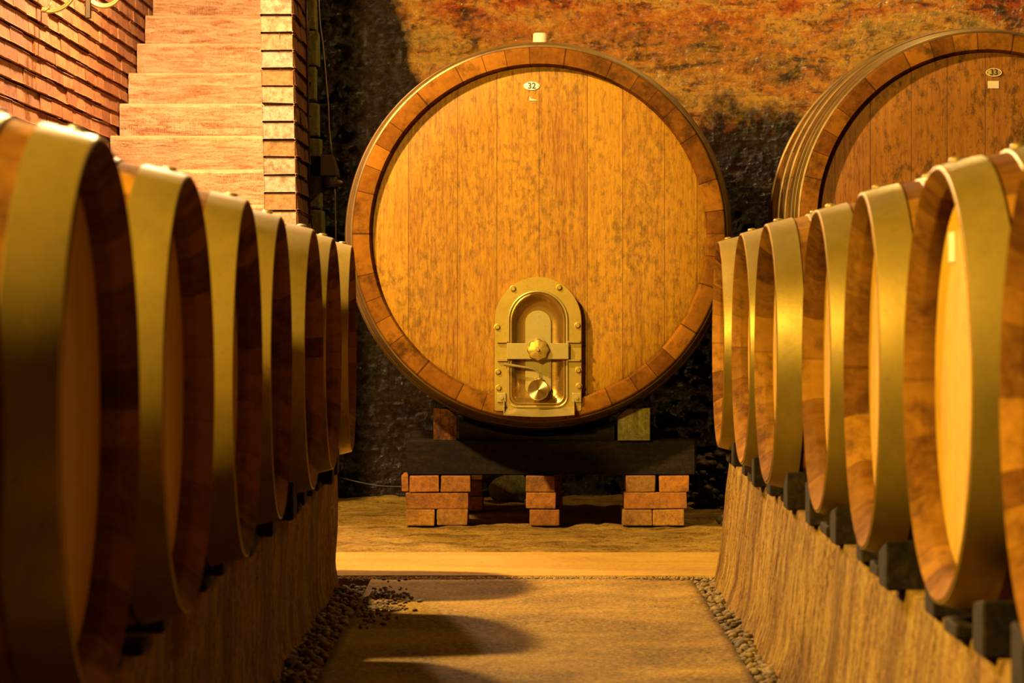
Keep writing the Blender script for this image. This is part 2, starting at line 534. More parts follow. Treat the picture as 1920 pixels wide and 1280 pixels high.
bm = bmesh.new()
t = bmesh.new()
bmesh.ops.create_grid(t, x_segments=260, y_segments=110, size=1.0)
for v in t.verts:
    x, y = v.co.x * 3.4, 10.24 + v.co.y * 1.34
    p = Vector((x, y, 0))
    h = 0.012 * noise.fractal(p * 3.0, 1.0, 2.0, 4) + 0.008 * noise.noise(p * 14) + 0.004 * noise.noise(p * 40)
    k = max(0.0, min(1.0, (y - 8.895) / 0.04))
    v.co = Vector((x, y, -0.004 + h * k - 0.03 * (1 - k)))
join(bm, t)
struct('floor_back', bm, M['earth'], 'uneven trodden ground under and before the large casks', True)

# back wall, displaced masonry
bm = bmesh.new()
NX, NZ = 420, 300
X0, X1, Z0, Z1 = -0.86, 4.0, -0.05, 3.0
WY = 11.62
vv = []
for j in range(NZ + 1):
    row = []
    for i in range(NX + 1):
        x = X0 + (X1 - X0) * i / NX
        z = Z0 + (Z1 - Z0) * j / NZ
        p = Vector((x, 0, z))
        q = Vector((x * 1.3, 0, z * 2.2))
        d = 0.035 * noise.fractal(q * 1.7, 1.0, 2.0, 5) + 0.016 * noise.noise(p * 22) + 0.014 * noise.noise(p * 48)
        # courses of rough stones and bricks
        wz = z + 0.02 * noise.noise(Vector((x * 2.5, 3, z)))
        c = math.floor(wz / 0.095)
        fz = wz / 0.095 - c
        u = (x + 0.37 * (c % 2) + 0.13 * noise.noise(Vector((c * 3.1, 0, 0)))) / (0.24 + 0.08 * noise.noise(Vector((c * 1.7, 5, 0))))
        fu = u - math.floor(u)
        ez = min(fz, 1 - fz) * 0.095
        eu = min(fu, 1 - fu) * 0.24
        e = min(ez, eu)
        hide = 0.5 + 0.5 * noise.noise(Vector((x * 1.1, 9, z * 1.6)))
        d += -0.012 * max(0.0, 1 - e / 0.014) * hide + 0.014 * noise.noise(Vector((math.floor(u) * 5.3, c * 2.9, 1)))
        row.append(bm.verts.new((x, WY - d, z)))
    vv.append(row)
for j in range(NZ):
    for i in range(NX):
        bm.faces.new((vv[j][i], vv[j][i + 1], vv[j + 1][i + 1], vv[j + 1][i]))
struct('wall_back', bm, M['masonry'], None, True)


def brick_wall(bm, length, height, origin, along, out, bl=0.25, bh=0.062, joint=0.010, depth=0.10, proud=0.006, skew=0.0, header=False, pitch=None):
    """courses of separate bricks on a plane: along and out are unit vectors in xy"""
    pitch = pitch or bh + joint
    n = int(height / pitch)
    for c in range(n):
        z0 = c * pitch
        if header:
            spans = [(0.0, length)]
        else:
            spans = []
            s = -bl * (0.5 if c % 2 else 0.0) - random.uniform(0, 0.03)
            while s < length:
                L = bl * random.uniform(0.93, 1.05)
                spans.append((max(0, s), min(length, s + L - joint * 0.8)))
                s += L
        for a, b in spans:
            if b - a < 0.03:
                continue
            pr = random.uniform(-proud, proud)
            t = bmesh.new()
            bmesh.ops.create_cube(t, size=1.0)
            hh = bh * random.uniform(0.94, 1.03)
            tilt = random.uniform(-0.0015, 0.0015)
            for v in t.verts:
                s = a + (v.co.x + 0.5) * (b - a)
                o = (v.co.y + 0.5) * depth - depth + pr + (0.004 if v.co.z < 0 else 0.0)
                z = z0 + (v.co.z + 0.5) * hh + tilt * v.co.x
                o += random.uniform(-0.002, 0.002)
                P = Vector(origin) + Vector(along) * s + Vector(out) * o
                v.co = Vector((P.x + skew * (z - 1.0), P.y, P.z + z + random.uniform(-0.0015, 0.0015)))
            bmesh.ops.bevel(t, geom=t.edges[:], offset=0.004, segments=1, affect='EDGES')
            join(bm, t)


# brick wall beside the stair
bm = bmesh.new()
brick_wall(bm, 6.3, 3.2, (-1.80, 8.4, 0.0), (0, 1, 0), (1, 0, 0), bl=0.25, bh=0.056, joint=0.009, proud=0.0025)
wl = struct('wall_left', bm, M['wall_brick'])
bm = bmesh.new()
box(bm, (-2.05, 8.4, -0.03), (-1.822, 14.7, 3.2))
mo = obj('mortar_bed', bm, M['mortar'], wl)

# pier and parapet wall between stair and cask
bm = bmesh.new()
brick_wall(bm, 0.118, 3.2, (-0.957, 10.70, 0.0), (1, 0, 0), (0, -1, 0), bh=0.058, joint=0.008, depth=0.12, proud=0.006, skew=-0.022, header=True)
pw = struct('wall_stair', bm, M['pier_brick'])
bm = bmesh.new()
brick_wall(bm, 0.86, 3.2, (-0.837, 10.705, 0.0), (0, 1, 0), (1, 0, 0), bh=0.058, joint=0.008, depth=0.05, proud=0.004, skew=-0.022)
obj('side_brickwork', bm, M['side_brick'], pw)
bm = bmesh.new()
t = bmesh.new()
bmesh.ops.create_cube(t, size=1.0)
for v in t.verts:
    z = -0.03 + (v.co.z + 0.5) * 3.2
    v.co = Vector((-0.950 + (v.co.x + 0.5) * 0.106 - 0.022 * (z - 1.0), 10.712 + (v.co.y + 0.5) * 0.95, z))
join(bm, t)
obj('mortar_bed', bm, M['mortar'], pw)
# ragged quoin of half bricks where the parapet meets the back wall
bm = bmesh.new()
for c in range(19):
    z = 0.02 + c * 0.142
    off = random.uniform(-0.008, 0.008)
    box(bm, (-0.875 + off - 0.02 * (z - 1), 11.46, z), (-0.800 + off - 0.030 * (z - 1) + random.uniform(-0.006, 0.006), 11.60, z + 0.134), 0.007, 2, 0.004)
struct('trim_2', bm, M['pale_block'], 'ragged pale edge of the wall beside the brick pier')

# stair wall behind the flight and room shell that lies out of the frame
bm = bmesh.new()
box(bm, (-2.05, 14.7, -0.03), (-0.6, 14.9, 3.2))
struct('wall_stairhead', bm, M['dark_plaster'])
bm = bmesh.new()
box(bm, (-0.83, 11.75, -0.03), (4.0, 11.95, 3.2))
struct('wall_rear', bm, M['dark_plaster'])
bm = bmesh.new()
box(bm, (-3.6, 8.2, -0.03), (-1.9, 8.395, 3.2))
struct('wall_return', bm, M['dark_plaster'])
bm = bmesh.new()
box(bm, (-3.7, -1.7, -0.03), (-3.5, 8.3, 3.2))
struct('wall_side', bm, M['dark_plaster'])
bm = bmesh.new()
box(bm, (3.5, -1.7, -0.03), (3.7, 11.9, 3.2))
struct('wall_right', bm, M['dark_plaster'])
bm = bmesh.new()
box(bm, (-3.6, -1.8, -0.03), (3.6, -1.6, 3.2))
struct('wall_front', bm, M['dark_plaster'])
bm = bmesh.new()
box(bm, (-4.0, -1.9, 3.2), (4.0, 15.0, 3.4))
struct('ceiling', bm, M['dark_plaster'])

# low concrete walls that carry the barrel rows
def plinth(name, side, xtop, xbase, zt, yend, label):
    bm = bmesh.new()
    t = bmesh.new()
    y0 = 1.2
    ny, nz = 260, 18
    rows = []
    for i in range(ny + 1):
        y = y0 + (yend - y0) * i / ny
        row = []
        for j in range(nz + 1):
            k = j / nz
            z = -0.03 + (zt + 0.03) * k
            x = xbase + (xtop - xbase) * k
            p = Vector((side * 7, y, z))
            d = 0.006 * noise.fractal(Vector((0, y * 5, z * 2 + side)), 1.0, 2.0, 4) + 0.003 * noise.noise(Vector((side, y * 45, z * 6)))
            fl = 0.018 * max(0.0, 1 - k * 4) * (1 + noise.noise(Vector((3, y * 6, 0))))
            if j == nz:
                d += 0.006 * noise.noise(Vector((2, y * 9, 1)))
            row.append(t.verts.new((side * (x - d - fl), y, z + (0.004 * noise.noise(Vector((5, y * 8, 0))) if j == nz else 0))))
        row.append(t.verts.new((side * (xtop + 0.11), y, zt)))
        row.append(t.verts.new((side * (xtop + 0.11), y, -0.03)))
        rows.append(row)
    for A, B in zip(rows, rows[1:]):
        for a in range(len(A) - 1):
            t.faces.new((A[a], A[a + 1], B[a + 1], B[a]))
    t.faces.new(rows[0])
    t.faces.new(list(reversed(rows[-1])))
    join(bm, t)
    o = struct(name, bm, M['plinth'], label, True)
    bm = bmesh.new()
    box(bm, (side * (xtop + 0.80) - 0.05, y0, -0.03), (side * (xtop + 0.80) + 0.05, yend, zt - 0.005), 0.01)
    struct(name + '_rear', bm, M['plinth'])
    return o


S = 0.92                        # size of the small barrels (0.57 m heads)
ZL, ZR = 0.315, 0.336
plinth('wall_aisle_left', -1, 0.505, 0.512, ZL, 7.88, 'low rough concrete wall under the left barrel row')
plinth('wall_aisle_right', 1, 0.570, 0.528, ZR, 7.93, 'low rough concrete wall under the right barrel row')


def pebbles(name, n, region, rmin, rmax, mat, label, cat, zf=None, top=0.0):
    bm = bmesh.new()
    base = []
    for q in range(8):
        t = bmesh.new()
        bmesh.ops.create_icosphere(t, subdivisions=1, radius=1.0)
        for v in t.verts:
            v.co *= 1 + 0.35 * noise.noise(v.co * 1.3 + Vector((q * 5, 0, 0)))
        base.append(([v.co.copy() for v in t.verts], [[v.index for v in f.verts] for f in t.faces]))
        t.free()
    for i in range(n):
        x, y, z = region()
        r = random.uniform(rmin, rmax)
        vs_, fs = base[i % 8]
        R = Matrix.Rotation(random.uniform(0, 6.28), 3, 'Z') @ Matrix.Rotation(random.uniform(0, 6.28), 3, 'X')
        S = Vector((random.uniform(0.8, 1.3), random.uniform(0.8, 1.3), random.uniform(0.6, 0.9)))
        nv = []
        for c in vs_:
            q = R @ (c * r)
            nv.append(bm.verts.new((x + q.x * S.x, y + q.y * S.y, z + q.z * S.z)))
        for f in fs:
            bm.faces.new([nv[k] for k in f])
    return tag(obj(name, bm, mat, smooth=True), label, cat, None, 'stuff')


def strip_r():
    y = random.uniform(4.6, 7.97)
    return (random.uniform(0.477, 0.545), y, random.uniform(-0.026, -0.006) + 0.012 * random.random())


def strip_l():
    y = random.uniform(4.6, 7.8)
    return (-random.uniform(0.425, 0.525), y, random.uniform(-0.026, -0.004) + 0.012 * random.random())


pebbles('gravel', 2400, strip_r, 0.006, 0.013, M['gravel'], 'loose gravel in the gutter at the foot of the right low wall', 'gravel')
pebbles('gravel', 3000, strip_l, 0.006, 0.014, M['gravel'], 'loose gravel in the gutter at the foot of the left low wall', 'gravel')


def edge_l():
    y = min(8.0, random.gauss(7.35, 0.2))
    return (-0.405 + abs(random.gauss(0, 0.05)), y, 0.003)


def rub():
    a = random.gauss(0, 0.11)
    b = random.gauss(0, 0.14)
    return (0.70 + abs(a), 9.84 + b, max(0.0, 0.06 - abs(a) * 0.35 - abs(b) * 0.2) * random.random() + 0.006)


def rub2():
    return (random.uniform(0.55, 1.0), random.uniform(10.95, 11.5), 0.02 + 0.17 * random.random() ** 2)


def grit():
    y = 8.055 + random.gauss(0, 0.02)
    return (random.uniform(-0.56, 0.55), y, random.uniform(-0.003, 0.002))


pebbles('gravel', 300, edge_l, 0.003, 0.008, M['gravel'], 'crumbled stones at the broken left corner of the aisle slab', 'gravel')
pebbles('grit', 2600, grit, 0.0018, 0.0042, M['grit'], 'pale grit lying along the joint between aisle slab and smooth strip', 'grit')
pebbles('rubble', 420, rub, 0.008, 0.022, M['rubble'], 'dark crumbled rubble beside the right brick stack', 'rubble')
pebbles('rubble', 420, rub2, 0.012, 0.03, M['rubble'], 'dark rubble heaped along the back wall behind the beam', 'rubble')

# ------------------------------------------------------------------ the stair
ST = thing('stone_stairs', 'pale tooled stone steps rising beside the red brick wall', 'stairs', (0, 0, 0))
for i in range(15):
    zt = 1.505 + 0.160 * (i - 8)
    yf = 12.50 + 0.29 * (i - 8)
    zb = max(-0.03, zt - 0.42)
    bm = bmesh.new()
    t = bmesh.new()
    nx, nz = 60, 10
    g = []
    for a in range(nx + 1):
        col = []
        for b in range(nz + 1):
            x = -1.79 + 0.835 * a / nx
            z = zt - 0.17 + 0.17 * b / nz
            d = 0.006 * noise.fractal(Vector((x * 5, i * 7, z * 18)), 1.0, 2.0, 4)
            if b == nz:
                d -= 0.012
            elif b == nz - 1:
                d += 0.002
            col.append(t.verts.new((x, yf - d, z + (0.004 * noise.noise(Vector((x * 9, i, 0))) if b == nz else 0))))
        col.append(t.verts.new((x, yf + 0.32, zt)))
        col.append(t.verts.new((x, yf + 0.32, zt - 0.17)))
        g.append(col)
    for A, B in zip(g, g[1:]):
        m_ = len(A)
        for k in range(m_):
            t.faces.new((A[k], A[(k + 1) % m_], B[(k + 1) % m_], B[k]))
    t.faces.new(g[0])
    t.faces.new(list(reversed(g[-1])))
    join(bm, t)
    if zt > 0.1:
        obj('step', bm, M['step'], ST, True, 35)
    else:
        bm.free()

# ------------------------------------------------------------------ large casks
def make_cask(name, label, cx, cz, yf, number, head_mat, label_dx, with_hatch, seed):
    R1, RB, HL = 0.637, 0.684, 0.55      # end radius, belly radius, half length
    RI = 0.578
    root = thing(name, label, 'cask', (cx, yf, cz))

    def rad(y):
        k = (y - HL) / HL
        return RB - (RB - R1) * k * k

    prof = []
    prof += [(RI - 0.004, 0.050), (RI, 0.012), (RI + 0.004, 0.002)]
    prof += [(R1 - 0.006, 0.0)]
    for q in range(25):
        y = 0.004 + (2 * HL - 0.008) * q / 24
        prof.append((rad(y), y))
    prof += [(R1 - 0.006, 2 * HL), (RI, 2 * HL - 0.004), (RI - 0.004, 2 * HL - 0.05)]
    bm = bmesh.new()
    lathe(bm, prof, 160)
    obj('staves', bm, M['cask_stave'], root, True, 50)
    # head, slightly dished, front and back
    bm = bmesh.new()
    lathe(bm, [(RI, 0.046), (RI - 0.012, 0.040), (0.42, 0.043), (0.2, 0.045), (0.02, 0.046)], 128, cap1=True)
    obj('head', bm, head_mat, root, True, 40)
    bm = bmesh.new()
    lathe(bm, [(RI, 2 * HL - 0.046), (0.02, 2 * HL - 0.046)], 128, cap1=True)
    obj('head', bm, head_mat, root)
    for a, b in ((0.014, 0.058), (0.064, 0.108), (0.114, 0.158), (0.225, 0.275), (0.36, 0.41), (0.69, 0.74), (0.825, 0.875), (0.942, 0.986), (1.042, 1.086)):
        bm = bmesh.new()
        th = 0.007
        lathe(bm, [(rad(a) + 0.001, a), (rad(a) + th, a + 0.002), (rad((a + b) / 2) + th + 0.0015, (a + b) / 2), (rad(b) + th, b - 0.002), (rad(b) + 0.001, b)], 160)
        obj('hoop', bm, M['cask_hoop'], root, True, 40)
    # bung on top of the belly
    bm = bmesh.new()
    lathe(bm, [(0.026, RB - 0.01), (0.024, RB + 0.045), (0.021, RB + 0.049)], 20, 'z', True, True)
    if number == '32':
        o = obj('bung', bm, M['cork'], root, True, 40)
        o.location = (0.005, 0.50, 0)
        tag(o, 'pale turned bung')
    else:
        bm.free()
    # oval number plate
    zl = (cz_label[number] - 0)
    bm = bmesh.new()
    t = bmesh.new()
    lathe(t, [(0.001, 0.0), (1.0, 0.0), (1.0, 0.7), (0.93, 1.0), (0.001, 1.0)], 48)
    for v in t.verts:
        v.co = Vector((v.co.x * 0.0275, 0.041 - v.co.y * 0.003, v.co.z * 0.0145))
    join(bm, t)
    pl = obj('number_plate', bm, M['white'] if number == '32' else M['gilt_plate'], root, True, 40)
    pl.location = (label_dx, 0, zl)
    tag(pl, 'small oval plate reading ' + number)
    if number == '33':
        bm = bmesh.new()
        ring = [(0.0262 * math.cos(2 * PI * k / 40), 0.0375, 0.0132 * math.sin(2 * PI * k / 40)) for k in range(40)]
        tube(bm, ring, 0.0013, 6, True)
        obj('plate_border', bm, M['white'], pl, True)
    # digits
    cu = bpy.data.curves.new('digits', 'FONT')
    cu.body = number
    cu.size = 0.0285
    cu.align_x = 'CENTER'
    cu.align_y = 'CENTER'
    cu.extrude = 0.0004
    cu.offset = 0.0004
    tmp = bpy.data.objects.new('digits_src', cu)
    C.objects.link(tmp)
    bpy.context.view_layer.update()
    me = bpy.data.meshes.new_from_object(tmp.evaluated_get(bpy.context.evaluated_depsgraph_get()))
    bpy.data.objects.remove(tmp)
    me.materials.clear()
    me.materials.append(M['black'])
    dg = bpy.data.objects.new('digits', me)
    C.objects.link(dg)
    dg.parent = pl
    dg.rotation_euler = (PI / 2, 0, 0)
    dg.location = (0, 0.0372, 0)
    for s in (-1, 1):
        bm = bmesh.new()
        lathe(bm, [(0.0022, 0.0385), (0.0018, 0.0368)], 12, cap1=True)
        s_ = obj('screw', bm, M['brass'], pl, True, 40)
        s_.location = (s * 0.0215, 0, 0)
    return root


M['gilt_plate'] = plain('yellow_enamel', (0.72, 0.50, 0.14), 0.4)
cz_label = {'32': 0.508, '33': 0.505}
YF = 9.85
c32 = at(1011, 438, YF)
c33 = at(1851, 411, YF)
cask32 = make_cask('oak_cask', 'large upright oak cask with plate 32 and a brass hatch', c32.x, c32.z, YF, '32', M['cask_head'], at(997, 160, YF).x - c32.x, True, 1)
cask33 = make_cask('oak_cask', 'large oak cask with plate 33 cut off by the right edge', c33.x, c33.z, YF, '33', M['cask_head_red'], at(1867, 136, YF).x - c33.x, False, 2)

# paper scraps on the heads
bm = bmesh.new()
w_ = (1877 - 1856) / F * YF
h_ = (164 - 150) / F * YF
box(bm, (-w_ / 2, 0.0395, -h_ / 2), (w_ / 2, 0.0412, h_ / 2))
o = obj('paper_tag', bm, M['paper'], cask33)
o.location = (at(1866, 157, YF).x - c33.x, 0, at(1866, 157, YF).z - c33.z)
bm = bmesh.new()
prism(bm, [(-0.010, -0.011), (0.018, -0.011), (0.011, -0.007), (-0.003, -0.005), (-0.009, 0.006)], 0.0395, 0.0415)
o = obj('paper_tag', bm, M['paper'], cask32)
o.location = (at(998, 181, YF).x - c32.x, 0, at(998, 181, YF).z - c32.z)
tag(o, 'torn scrap of pale paper')
bm = bmesh.new()
prism(bm, [(-0.016, 0.042), (-0.006, 0.043), (-0.004, 0.050), (-0.008, 0.057), (-0.009, 0.049)], 0.0395, 0.0415)
o2 = obj('paper_tag', bm, M['paper'], cask32)
o2.location = o.location
tag(o2, 'torn corner of paper above the number plate')


# brass hatch on cask 32 -------------------------------------------------
def hatch(root, c):
    def L(px, py):
        p = at(px, py, YF)
        return (p.x - c.x, p.z - c.z)
    YH = 0.006

    def arch(cx, w0, ztop, zbot, rb=0.0, n=28, wb=None):
        """outline of a round-headed plate, anticlockwise"""
        wb = wb or w0
        pts = []
        zc = ztop - w0
        for k in range(n + 1):
            t = PI * k / n
            pts.append((cx + w0 * math.cos(t), zc + w0 * math.sin(t)))
        if rb:
            for k in range(9):
                t = PI + PI / 2 * k / 8
                pts.append((cx - wb + rb + rb * math.cos(t), zbot + rb + rb * math.sin(t)))
            for k in range(9):
                t = 1.5 * PI + PI / 2 * k / 8
                pts.append((cx + wb - rb + rb * math.cos(t), zbot + rb + rb * math.sin(t)))
        else:
            pts += [(cx - wb, zbot), (cx + wb, zbot)]
        return pts

    cx = L(1008.5, 0)[0]
    zt = L(0, 519)[1]
    zb = L(0, 770)[1]
    W = 0.150
    wi = 0.100
    # frame plate with opening: ring of quads between matched outlines
    zi_t, zi_b = L(0, 546)[1], L(0, 762)[1]
    n = 28
    outer = arch(cx, W, zt, zb, 0.006, n)
    inner = arch(cx, wi, zi_t, zi_b, 0.034, n)
    bm = bmesh.new()
    rings = []
    for pts, y in ((outer, YH + 0.0445), (outer, YH - 0.006), ([(cx + (p[0] - cx) * 0.985, p[1]) for p in outer], YH - 0.009), (inner, YH - 0.009), (inner, YH + 0.0)):
        rings.append([bm.verts.new((p[0], y, p[1])) for p in pts])
    for A, B in zip(rings, rings[1:]):
        m_ = len(A)
        for k in range(m_):
            bm.faces.new((A[k], A[(k + 1) % m_], B[(k + 1) % m_], B[k]))
    fp = obj('hatch', bm, M['brass'], root, True, 30)
    tag(fp, 'round-headed brass hatch')
    # rolled rim round the opening
    bm = bmesh.new()
    tube(bm, [(p[0], YH - 0.011, p[1]) for p in inner], 0.0045, 10, True)
    obj('hatch_rim', bm, M['steel'], fp, True)
    # dished door
    bm = bmesh.new()
    zc = (zi_t + zi_b) / 2
    rr = []
    for s, y in ((0.97, -0.006), (0.93, -0.010), (0.86, -0.008), (0.76, 0.006), (0.66, 0.012), (0.45, 0.013)):
        pts = []
        for p in inner:
            # inset rather than scale
            dx, dz = p[0] - cx, p[1] - zc
            ins = (1 - s) * wi
            L_ = max(1e-6, math.hypot(dx, dz))
            kx = max(0.0, (wi - ins) / wi)
            hz = (zi_t - zi_b) / 2
            kz = max(0.0, (hz - ins) / hz)
            pts.append((cx + dx * kx, zc + dz * kz))
        rr.append([bm.verts.new((p[0], YH + y - 0.004, p[1])) for p in pts])
    for A, B in zip(rr, rr[1:]):
        m_ = len(A)
        for k in range(m_):
            bm.faces.new((A[k], A[(k + 1) % m_], B[(k + 1) % m_], B[k]))
    bm.faces.new(rr[-1])
    tag(obj('hatch_door', bm, M['hatch_door'], fp, True, 60), 'polished dished door')
    # raised steel arch added to stand for a bright reflection in the door
    bm = bmesh.new()
    e = L(1009, 582)
    pts = arch(e[0], 0.044, e[1], L(0, 738)[1], 0.02, 20)
    prism(bm, pts, YH + 0.0005, YH + 0.014, 0.003)
    obj('reflection_arch', bm, M['steel'], fp)
    # crossbar and its side clamps
    a, b = L(950, 643), L(1066, 673)
    bm = bmesh.new()
    box(bm, (a[0], YH - 0.034, b[1]), (b[0], YH - 0.018, a[1]), 0.002, 2)
    obj('crossbar', bm, M['steel'], fp)
    for s, x0, x1 in ((0, 932, 952), (1, 1064, 1088)):
        for yy in (640.5, 675):
            p, q = L(x0, yy - 2), L(x1, yy + 2)
            bm = bmesh.new()
            box(bm, (p[0], YH - 0.024, q[1]), (q[0], YH - 0.008, p[1]), 0.001)
            obj('clamp_lug', bm, M['brass'], fp)
    # hand wheel, lobed
    hw = L(1009, 655.5)
    bm = bmesh.new()
    segs = 64
    prof = [(0.010, -0.036), (0.030, -0.036), (0.0355, -0.042), (0.0365, -0.050), (0.033, -0.056), (0.014, -0.060), (0.008, -0.060)]
    rings = []
    for r, y in prof:
        ring = []
        for k in range(segs):
            t_ = 2 * PI * k / segs
            rm = r * (1 + (0.055 * math.cos(8 * t_) if r > 0.025 else 0))
            ring.append(bm.verts.new((hw[0] + rm * math.cos(t_), YH + y + 0.004, hw[1] + rm * math.sin(t_))))
        rings.append(ring)
    for A, B in zip(rings, rings[1:]):
        for k in range(segs):
            bm.faces.new((A[k], A[(k + 1) % segs], B[(k + 1) % segs], B[k]))
    bm.faces.new(rings[0])
    bm.faces.new(rings[-1])
    obj('hand_wheel', bm, M['brass'], fp, True, 45)
    bm = bmesh.new()
    lathe(bm, [(0.006, -0.055), (0.006, -0.063), (0.003, -0.066)], 16, cap1=True)
    o = obj('wheel_nut', bm, M['steel'], fp, True, 45)
    o.location = (hw[0], YH, hw[1])
    # tasting tap: bent lever, stem and round knob
    bm = bmesh.new()
    P = [L(944.5, 682), L(958, 684), L(975, 686.5), L(990, 689), L(1002, 692), L(1008, 695.5), L(1010.5, 701), L(1010.5, 709)]
    ys = [-0.04, -0.038, -0.036, -0.034, -0.032, -0.030, -0.029, -0.028]
    tube(bm, [(p[0], YH + y, p[1]) for p, y in zip(P, ys)], [0.0058, 0.0052, 0.0042, 0.0036, 0.0034, 0.0036, 0.004, 0.004], 12)
    obj('lever', bm, M['steel'], fp, True, 50)
    k0 = L(1010.5, 713)
    bm = bmesh.new()
    lathe(bm, [(0.007, -0.018), (0.007, 0.004), (0.011, 0.004), (0.011, 0.009), (0.008, 0.010)], 20, 'z', True, True)
    o = obj('tap_stem', bm, M['steel'], fp, True, 40)
    o.location = (k0[0], YH - 0.026, k0[1])
    k1 = L(1009, 730)
    bm = bmesh.new()
    lathe(bm, [(0.014, 0.008), (0.014, -0.030), (0.034, -0.030), (0.0355, -0.033), (0.0355, -0.044), (0.034, -0.046), (0.001, -0.0455)], 64)
    o = obj('tap_knob', bm, M['knob'], fp, True, 35)
    o.location = (k1[0], YH, k1[1])
    # bolts
    for px, py in ((962, 541), (1048.5, 539), (932.5, 613), (1083, 610), (934, 697), (1084.5, 694), (935, 727), (1085.5, 723.5)):
        q = L(px, py)
        bm = bmesh.new()
        lathe(bm, [(0.0115, -0.008), (0.0115, -0.0105), (0.0088, -0.0108), (0.0085, -0.016), (0.006, -0.019)], 20, cap1=True)
        o = obj('bolt', bm, M['brass'], fp, True, 35)
        o.location = (q[0], YH, q[1])
    # lower brackets and drip tray
    for px in (940.5, 1081.5):
        q = L(px, 745)
        bm = bmesh.new()
        box(bm, (q[0] - 0.0155, YH - 0.018, q[1] - 0.0165), (q[0] + 0.0155, YH - 0.008, q[1] + 0.0165), 0.003, 2)
        lathe(bm, [(0.0065, YH - 0.018), (0.006, YH - 0.024)], 16, cap1=True)
        bm.verts.ensure_lookup_table()
        for v in bm.verts[-32:]:
            v.co.x += q[0]
            v.co.z += q[1]
        obj('bracket', bm, M['steel'], fp)
    a, b = L(946, 752), L(1075, 778)
    bm = bmesh.new()
    n2 = 16
    A, B, A2, B2 = [], [], [], []
    for k in range(n2 + 1):
        u = k / n2
        x = a[0] + (b[0] - a[0]) * u
        sag = 0.006 * math.sin(PI * u)
        # sheet folded out below the door
        A.append(bm.verts.new((x, YH - 0.006, a[1] - 0.018 - sag)))
        B.append(bm.verts.new((x, YH - 0.060, b[1] + 0.008 - sag)))
        A2.append(bm.verts.new((x, YH - 0.006, a[1] - 0.022 - sag)))
        B2.append(bm.verts.new((x, YH - 0.060, b[1] + 0.002 - sag)))
    for k in range(n2):
        bm.faces.new((A[k], A[k + 1], B[k + 1], B[k]))
        bm.faces.new((A2[k], B2[k], B2[k + 1], A2[k + 1]))
        bm.faces.new((B[k], B[k + 1], B2[k + 1], B2[k]))
        bm.faces.new((A[k], A2[k], A2[k + 1], A[k + 1]))
    bm.faces.new((A[0], B[0], B2[0], A2[0]))
    bm.faces.new((A[-1], A2[-1], B2[-1], B[-1]))
    # side cheeks
    for x0 in (a[0] - 0.003, b[0]):
        prism_pts = [(-0.006, a[1] + 0.006), (-0.018, a[1] + 0.006), (-0.060, b[1] + 0.010), (-0.060, b[1] + 0.002), (-0.006, a[1] - 0.022)]
        va = [bm.verts.new((x0, YH + p[0], p[1])) for p in prism_pts]
        vb = [bm.verts.new((x0 + 0.003, YH + p[0], p[1])) for p in prism_pts]
        bm.faces.new(va)
        bm.faces.new(list(reversed(vb)))
        for k in range(5):
            bm.faces.new((va[k], vb[k], vb[(k + 1) % 5], va[(k + 1) % 5]))
    obj('drip_tray', bm, M['steel'], fp)


M['hatch_door'] = metal_mat('door_sheet', (0.42, 0.22, 0.05), (0.74, 0.50, 0.15), 0.20, 0.8, 7.0)
gk = NT('turned_knob')
gk.b.inputs['Anisotropic'].default_value = 0.9
tg = gk.n('ShaderNodeTangent', direction_type='RADIAL', axis='Y')
gk.link(tg.outputs[0], gk.b.inputs['Tangent'])
gk.out((0.85, 0.74, 0.45), 0.22, 1.0)
M['knob'] = gk.m
hatch(cask32, c32)

# ------------------------------------------------------------------ carriage of cask 32: beams, blocks, bricks
zb0, zb1 = 0.174, 0.297
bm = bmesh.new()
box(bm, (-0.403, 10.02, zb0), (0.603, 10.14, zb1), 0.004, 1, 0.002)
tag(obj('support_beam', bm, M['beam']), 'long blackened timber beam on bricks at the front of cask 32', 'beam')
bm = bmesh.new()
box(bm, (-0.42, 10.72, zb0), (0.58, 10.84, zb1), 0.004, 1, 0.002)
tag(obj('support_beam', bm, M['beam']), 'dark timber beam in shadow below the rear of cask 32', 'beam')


def cradle(y0, y1, label):
    # filler under the belly, hollowed to the cask
    bm = bmesh.new()
    pts = [(-0.222, zb1), (0.32, zb1)]
    rr = 0.70
    for k in range(13):
        x = 0.32 - 0.542 * k / 12
        zc = c32.z - math.sqrt(rr * rr - (x - c32.x) ** 2)
        pts.append((x, max(zb1 + 0.008, zc - 0.002)))
    prism(bm, pts, y0, y1)
    return tag(obj('cradle_block', bm, M['beam']), label, 'cradle block')


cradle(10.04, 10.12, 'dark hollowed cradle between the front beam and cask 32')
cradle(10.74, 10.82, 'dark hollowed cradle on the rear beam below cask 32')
M['beam2'] = M['beam']
p0, p1 = at(1159, 765, 9.98), at(1219, 823, 9.98)
bm = bmesh.new()
prism(bm, [(p0.x, zb1), (p1.x, zb1), (p1.x, p0.z), (p0.x + 0.03, p0.z - 0.004), (p0.x, p0.z - 0.03)], 9.995, 10.05, 0.003)
tag(obj('wooden_block', bm, M['pale_block']), 'grey-green squared block on the right of the black beam', 'block')
p0, p1 = at(812, 766, 9.98), at(855, 825, 9.98)
bm = bmesh.new()
prism(bm, [(p0.x, zb1), (p1.x, zb1), (p1.x, p0.z - 0.03), (p1.x - 0.03, p0.z - 0.004), (p0.x, p0.z)], 10.025, 10.06, 0.003)
tag(obj('wooden_block', bm, M['red_block']), 'dark red-brown block on the left of the black beam', 'block')


